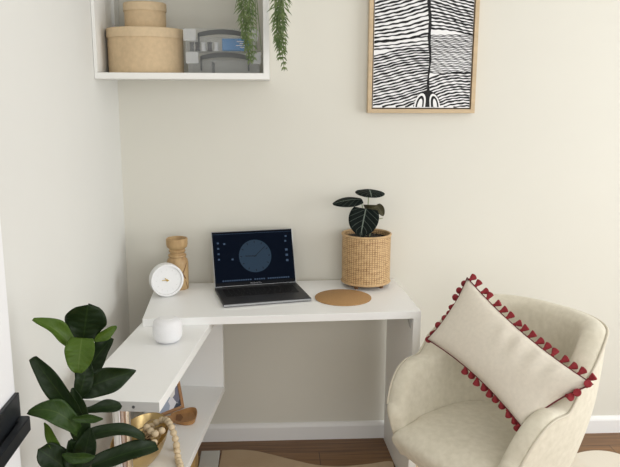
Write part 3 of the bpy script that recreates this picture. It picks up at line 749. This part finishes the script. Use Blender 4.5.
# ------------------------------------------------------------------ armchair (viewer-right = +x local, backwards = +y local)
def chair():
    fa = math.radians(35); Lx, By = V((math.sin(fa), -math.cos(fa), 0)), V((math.cos(fa), math.sin(fa), 0))
    O = V((1.333, -.838, 0)) - By*.295
    rz = math.atan2(Lx.y, Lx.x)
    C = thing('armchair', 'cream fabric tub armchair with rounded back beside the desk', 'armchair', O, rz)
    a, yb0, yd = .257, .31, .266       # half width of the shell centre line, where the back starts, its depth
    def plan(t):                      # t 0 = left arm front ... 1 = right arm front
        u = t*2-1
        if abs(u) > .52:
            s = (abs(u)-.52)/.48; y = yb0*(1-s)+.075*s; x = a*(1-.05*s*s); n = V((1, 0, 0))
            return V((math.copysign(x, u), y, 0)), V((math.copysign(1, u), 0, 0))
        th = u/.52*PI/2; e = .82
        x = a*math.copysign(abs(math.sin(th))**e, th); y = yb0 + yd*max(0, math.cos(th))**e
        n = V((math.sin(th)/a*1, math.cos(th)/yd, 0)); n.normalize()
        return V((x, y, 0)), n
    zbot = .33
    def height(t):
        u = abs(t*2-1)
        h = .645 + .185*smoothstep(.64, .33, u)
        return h - .125*max(0, (u-.70)/.30)**2.2
    TH = .042; NT = 96; bm = NB(); rings = []; pipes_o = []; pipes_i = []
    for i in range(NT+1):
        t = i/NT; p, n = plan(t); h = height(t); u = abs(t*2-1)
        th = TH*(1-.12*smoothstep(.6, 1, u))
        def pt(off, z):
            f = max(0, min(1, (z-zbot)/(.62-zbot)))
            k = (1-f)**1.4
            back = smoothstep(.75, .2, u)
            q = p + n*off
            ctr = V((0, .30, 0))
            q = ctr + (q-ctr)*(1 - .20*k)
            q.y += back*.13*(z-.62)
            return V((q.x, q.y, z))
        rnd = .028
        ring = [pt(-th*.9, zbot), pt(th, zbot), pt(th, zbot+(h-zbot)*.25), pt(th, zbot+(h-zbot)*.5), pt(th, zbot+(h-zbot)*.75), pt(th, h-rnd), pt(th*.92, h-rnd*.45), pt(th*.7, h-.006), pt(th*.2, h), pt(-th*.35, h-.003), pt(-th*.75, h-rnd*.5), pt(-th, h-rnd*1.3), pt(-th*1.05, h-(h-.42)*.5), pt(-th*1.0, .42)]
        rings.append(ring); pipes_o.append(pt(th*1.03, h-rnd*.55)); 
    # rounded arm fronts: extra rings that close towards the front
    def cap(ring, sgn):
        out = []; c = sum(ring, V())/len(ring)
        for k in range(1, 6):
            ph = k/5*PI/2; f = math.cos(ph); g = .034*math.sin(ph)
            rr = []
            for q in ring:
                d = q-V((c.x, q.y, 0)); zz = .33+(q.z-.33)*(.72+.28*f) if True else q.z
                rr.append(V((c.x+(q.x-c.x)*max(f, .02), q.y-g*(.35+.65*(q.z-.33)/.3), zz)))
            out.append(rr)
        return out
    rings = cap(rings[0], -1)[::-1] + rings + cap(rings[-1], 1)
    vr_ = [[bm.verts.new(q) for q in r] for r in rings]; k = len(rings[0])
    for i in range(len(vr_)-1):
        for j in range(k): bm.faces.new((vr_[i][j], vr_[i][(j+1) % k], vr_[i+1][(j+1) % k], vr_[i+1][j]))
    bm.faces.new(vr_[0][::-1]); bm.faces.new(vr_[-1])
    o = link('shell', bm, LINEN, C, 'all'); sb = o.modifiers.new('s', 'SUBSURF'); sb.levels = 1; sb.render_levels = 2
    link('piping', tube(NB(), pipes_o, .0042, 7), PIPE, C, True)
    # seat: domed pad that fills the shell, front edge rolled under
    bm = NB(); NX, NY = 22, 22; hw = .228; y0, y1 = .02, .54; G = []
    def seat_pt(i, j, top):
        u = i/NX*2-1; v = j/NY
        # rounded plan
        y = y0+(y1-y0)*v
        wv = hw*(1 - .0*v) * (1 if v < .6 else max(.25, math.sqrt(max(0, 1-((v-.6)/.42)**2))))
        x = u*wv
        edge = max(abs(u)**8, (1-v)**14)
        zt_ = .470 - .008*(u*u) + .012*math.sin(PI*v) - .055*edge*(1 if v < .25 else .4) - .012*v
        fr = .035*(u*u)*(1-v)**4
        return V((x, y+fr, zt_ if top else .34))
    T_ = [[bm.verts.new(seat_pt(i, j, True)) for j in range(NY+1)] for i in range(NX+1)]
    Bv = [[bm.verts.new(seat_pt(i, j, False)+V((0, .05*(1-j/NY)**3, 0))) for j in range(NY+1)] for i in range(NX+1)]
    for i in range(NX):
        for j in range(NY):
            bm.faces.new((T_[i][j], T_[i+1][j], T_[i+1][j+1], T_[i][j+1])); bm.faces.new((Bv[i][j], Bv[i][j+1], Bv[i+1][j+1], Bv[i+1][j]))
    for i in range(NX):
        bm.faces.new((T_[i][0], Bv[i][0], Bv[i+1][0], T_[i+1][0])); bm.faces.new((T_[i][NY], T_[i+1][NY], Bv[i+1][NY], Bv[i][NY]))
    for j in range(NY):
        bm.faces.new((T_[0][j], T_[0][j+1], Bv[0][j+1], Bv[0][j])); bm.faces.new((T_[NX][j], Bv[NX][j], Bv[NX][j+1], T_[NX][j+1]))
    o = link('seat', bm, LINEN, C, 'all'); sb = o.modifiers.new('s', 'SUBSURF'); sb.levels = 1; sb.render_levels = 2
    for sx, sy in ((-.15, .17), (.15, .17), (-.14, .44), (.14, .44)):
        dx, dy = sx*.2, (sy-.28)*.2
        link('leg', tube(NB(), [(sx+dx, sy+dy, .009), (sx, sy, .345)], [.010, .017], 14), OAK, C, True)
    return C
chair()

# ------------------------------------------------------------------ cushion with red tassels
def cushion():
    BL, BR, TL = V((1.146, -.700, .720)), V((1.365, -1.050, .562)), V((1.297, -.620, .914))
    TR = V((1.560, -1.065, .706))
    BL, BR, TL, TR = [CAMP + (q-CAMP)*k_ for q, k_ in ((BL, .987), (BR, .982), (TL, .985), (TR, .980))]
    ctr = (BL+BR+TL+TR)/4
    n = (BR-BL).cross(TL-BL).normalized()
    if n.dot(CAMP-ctr) < 0: n = -n
    C = thing('cushion', 'pale linen lumbar cushion edged with dark red tassels, propped diagonally in the armchair', 'cushion', ctr)
    NU, NV = 40, 26
    def edgept(u, v):
        # edges bow inwards a little between the corners
        b = .021
        uu = u; vv = v
        p = BL*(1-u)*(1-v) + BR*u*(1-v) + TL*(1-u)*v + TR*u*v
        ex = (BR-BL).normalized(); ey = (TL-BL).normalized()
        p = p - ey*b*(2*v-1)*4*u*(1-u) - ex*b*.8*(2*u-1)*4*v*(1-v)
        return p
    def pt(u, v, s):
        p = edgept(u, v)
        f = (16*u*(1-u)*v*(1-v))
        th = .058*max(0, f)**.42
        # soft creases near the upper right edge and corners
        cre = .0055*math.sin(u*46+v*7)*math.exp(-((v-.80)/.22)**2)*smoothstep(.30, .55, u)*f**.25
        cre += .0018*math.sin(u*17-v*9)*f**.5
        return p + n*(s*th + (cre if s > 0 else 0))
    bm = NB()
    for s in (1, -1):
        Gd = [[bm.verts.new(pt(i/NU, j/NV, s)-ctr) for j in range(NV+1)] for i in range(NU+1)]
        for i in range(NU):
            for j in range(NV):
                q = (Gd[i][j], Gd[i+1][j], Gd[i+1][j+1], Gd[i][j+1]); bm.faces.new(q if s > 0 else q[::-1])
    bmesh.ops.remove_doubles(bm, verts=bm.verts[:], dist=.0004)
    link('cover', bm, CUSH, C, 'all')
    loop = [edgept(i/40, 0) for i in range(40)] + [edgept(1, i/24) for i in range(24)] + [edgept(1-i/40, 1) for i in range(40)] + [edgept(0, 1-i/24) for i in range(24)]
    link('cord', tube(NB(), [p-ctr for p in loop], .0026, 6, closed=True), CORDR, C, True)
    # one tassel, then copies
    tb = NB(); lathe(tb, [(0, -.003), (.0035, -.001), (.0060, .003), (.0050, .006), (.0085, .013), (.0120, .0235), (.0095, .0255), (0, .024)], 12)
    t0 = link('tassel', tb, RED, C, True)
    def place(p, d, first):
        o = t0 if first else t0.copy()
        if not first: COL.objects.link(o); o.parent = C
        o.location = p-ctr; o.rotation_mode = 'QUATERNION'; o.rotation_quaternion = d.to_track_quat('Z', 'Y')
    ex = (BR-BL).normalized(); ey = (TL-BL).normalized(); first = True
    sides = [(lambda s: edgept(s, 1), (ey*.8 + ex*.25 - n*.10), 17), (lambda s: edgept(s, 0), (-ey*.45 - n*.75), 16), (lambda s: edgept(0, s), (-ex*.6 - n*.45 - V((0, 0, .3))), 9), (lambda s: edgept(1, s), (ex*.45 + n*.7 + ey*.2), 8)]
    for f, d, N in sides:
        for k in range(N):
            s = (k+.4)/N
            dd = (d.normalized() + V((R.uniform(-.3, .3), R.uniform(-.3, .3), R.uniform(-.3, .3)-.1))).normalized()
            if d.dot(ey) < -.2 and d.dot(ex) < .3 and s < .36: continue      # nothing of these shows
            if d.dot(ex) > .3 and d.dot(n) > .3 and s < .58: continue
            place(f(s) + d*.001, dd, first); first = False
cushion()

# ------------------------------------------------------------------ fiddle leaf fig in front of the side unit
FG = thing('fiddle_leaf_fig', 'fiddle leaf fig with large green leaves standing by the left wall and door', 'plant', (.20, -1.40, 0))
def at(px, y):   # point on the plane Y=y seen at that pixel, worked out once when measuring the photo
    d = fw + rt*((px[0]-310)/708.59) - up*((px[1]-233.5)/708.59); t = (y-CAMP.y)/d.y; return CAMP + d*t
link('pot', lathe(NB(), [(0, 0), (.09, 0), (.12, .24), (.11, .24), (.10, .215), (0, .215)], 40), POTG, FG, True)
link('soil', lathe(NB(), [(0, .216), (.1, .216), (.1, .218), (0, .219)], 28), SOIL, FG)
ys = -1.37
trunk = [(.20, -1.40, .216), (.195, -1.40, .45), at((88, 466), ys), at((82, 430), ys), at((78, 390), ys), at((82, 345), ys)]
link('trunk', W(tube(NB(), catmull(trunk, 30), [.011-.006*i/30 for i in range(31)], 10), FG), STEMB, FG, True)
fid = lambda t: (.34+.66*smoothstep(.05, .62, t))*max(0, 1-max(0, (t-.62)/.38)**2.6)**.5
lan = lambda t: math.sin(PI*(.04+.94*t))**.75
def fl(b, t, wpx, m, yb, yt, roll=0, bend=0, cup=.25, prof=None, wave=.17, sag=0):
    B_, T_ = at(b, yb), at(t, yt); w = wpx/708.59*((CAMP-(B_+T_)/2).length)*.985/max(.2, math.cos(roll))
    return leaf(B_, T_, w, m, FG, roll=roll, bend=bend, cup=cup, prof=prof or fid, wave=wave, nl=22, nw=10, sag=sag)
fl((82, 348), (88, 305), 39, FIGD, -1.35, -1.37, .0, -.05, .15)
fl((76, 354), (33, 319), 15, FIGL, -1.37, -1.42, .6, .10, .5, lan, sag=.05)
fl((94, 341), (116.5, 326), 10, FIGL, -1.35, -1.33, .4, .05, .4, lan)
fl((82, 338), (78, 373), 27, FIGL, -1.40, -1.43, .1, .12, .3, lambda t: math.sin(PI*(.22+.75*t))**.6)
fl((77, 386), (112, 338), 22, FIGD, -1.36, -1.31, -.5, .05, .3, lan)
fl((79, 398), (88, 360), 17, FIGD, -1.385, -1.37, .2, .05, .3, lan)
fl((77, 392), (136, 371), 25, FIGD, -1.36, -1.32, .3, .10, .3, lambda t: math.sin(PI*(.08+.915*t)**.9)**.85, sag=.06)
fl((78, 418), (33, 357), 18, FIGD, -1.39, -1.43, -.3, .10, .35, lambda t: math.sin(PI*(.10+.84*t))**.55, sag=.06)
fl((57, 396), (46.5, 384), 7, FIGD, -1.38, -1.38, .3, 0, .3, lan)
fl((78, 432), (28, 412), 22, FIGM, -1.41, -1.45, .25, .16, .3, lambda t: math.sin(PI*(.10+.88*t))**.7, sag=.17)
fl((72, 419), (103, 419), 8, FIGM, -1.43, -1.42, .4, -.06, .4, lan)
fl((80, 412), (122, 406), 12, FIGD, -1.36, -1.32, -.4, .06, .4)
fl((74, 444), (145, 438), 12, FIGD, -1.37, -1.30, -.5, .10, .4, lambda t: math.sin(PI*(.10+.78*t))**.5, sag=.10)
fl((88, 468), (157, 446), 17, FIGD, -1.37, -1.28, -.4, .08, .4, lambda t: math.sin(PI*(.10+.82*t))**.5)
fl((63, 462), (44, 423), 9, FIGL, -1.40, -1.43, .5, -.05, .4, lan)
fl((70, 474), (38, 449), 24, FIGD, -1.39, -1.44, .3, .10, .3)
fl((62, 455), (95, 456), 10, FIGM, -1.43, -1.42, .5, .12, .4, lan)
fl((82, 446), (72, 388), 20, FIGD, -1.38, -1.40, .2, .04, .3, lan)
fl((82, 470), (91, 428), 20, FIGD, -1.385, -1.40, -.2, .05, .3, lan)
fl((78, 470), (70, 440), 22, FIGD, -1.38, -1.40, .2, .05, .3, lan)

# ------------------------------------------------------------------ light
w = bpy.data.worlds.new('world'); sc.world = w; w.use_nodes = True
bg = w.node_tree.nodes['Background']; bg.inputs['Color'].default_value = (.95, .975, 1, 1); bg.inputs['Strength'].default_value = .5
def area(name, loc, rot, sx, sy, e, col=(1, 1, 1)):
    l = bpy.data.lights.new(name, 'AREA'); l.shape = 'RECTANGLE'; l.size = sx; l.size_y = sy; l.energy = e; l.color = col
    o = bpy.data.objects.new(name, l); COL.objects.link(o); o.location = loc; o.rotation_euler = rot; return o
area('window_daylight', (XR+.12, (WY0+WY1)/2, (WZ0+WZ1)/2), (0, PI/2, 0), WZ1-WZ0-.1, WY1-WY0-.1, 52, (.97, .985, 1))
area('rear_fill_light', (1.6, YF+.05, 1.5), (PI/2, 0, 0), 2.2, 1.6, 32, (1, .985, .96))  # added fill from the open rear side; no window is built there
sc.view_settings.view_transform = 'Standard'; sc.view_settings.look = 'None'
sc.view_settings.gamma = 1; sc.view_settings.use_curve_mapping = False; sc.view_settings.exposure = .22
sc.cycles.max_bounces = 8; sc.cycles.transparent_max_bounces = 16
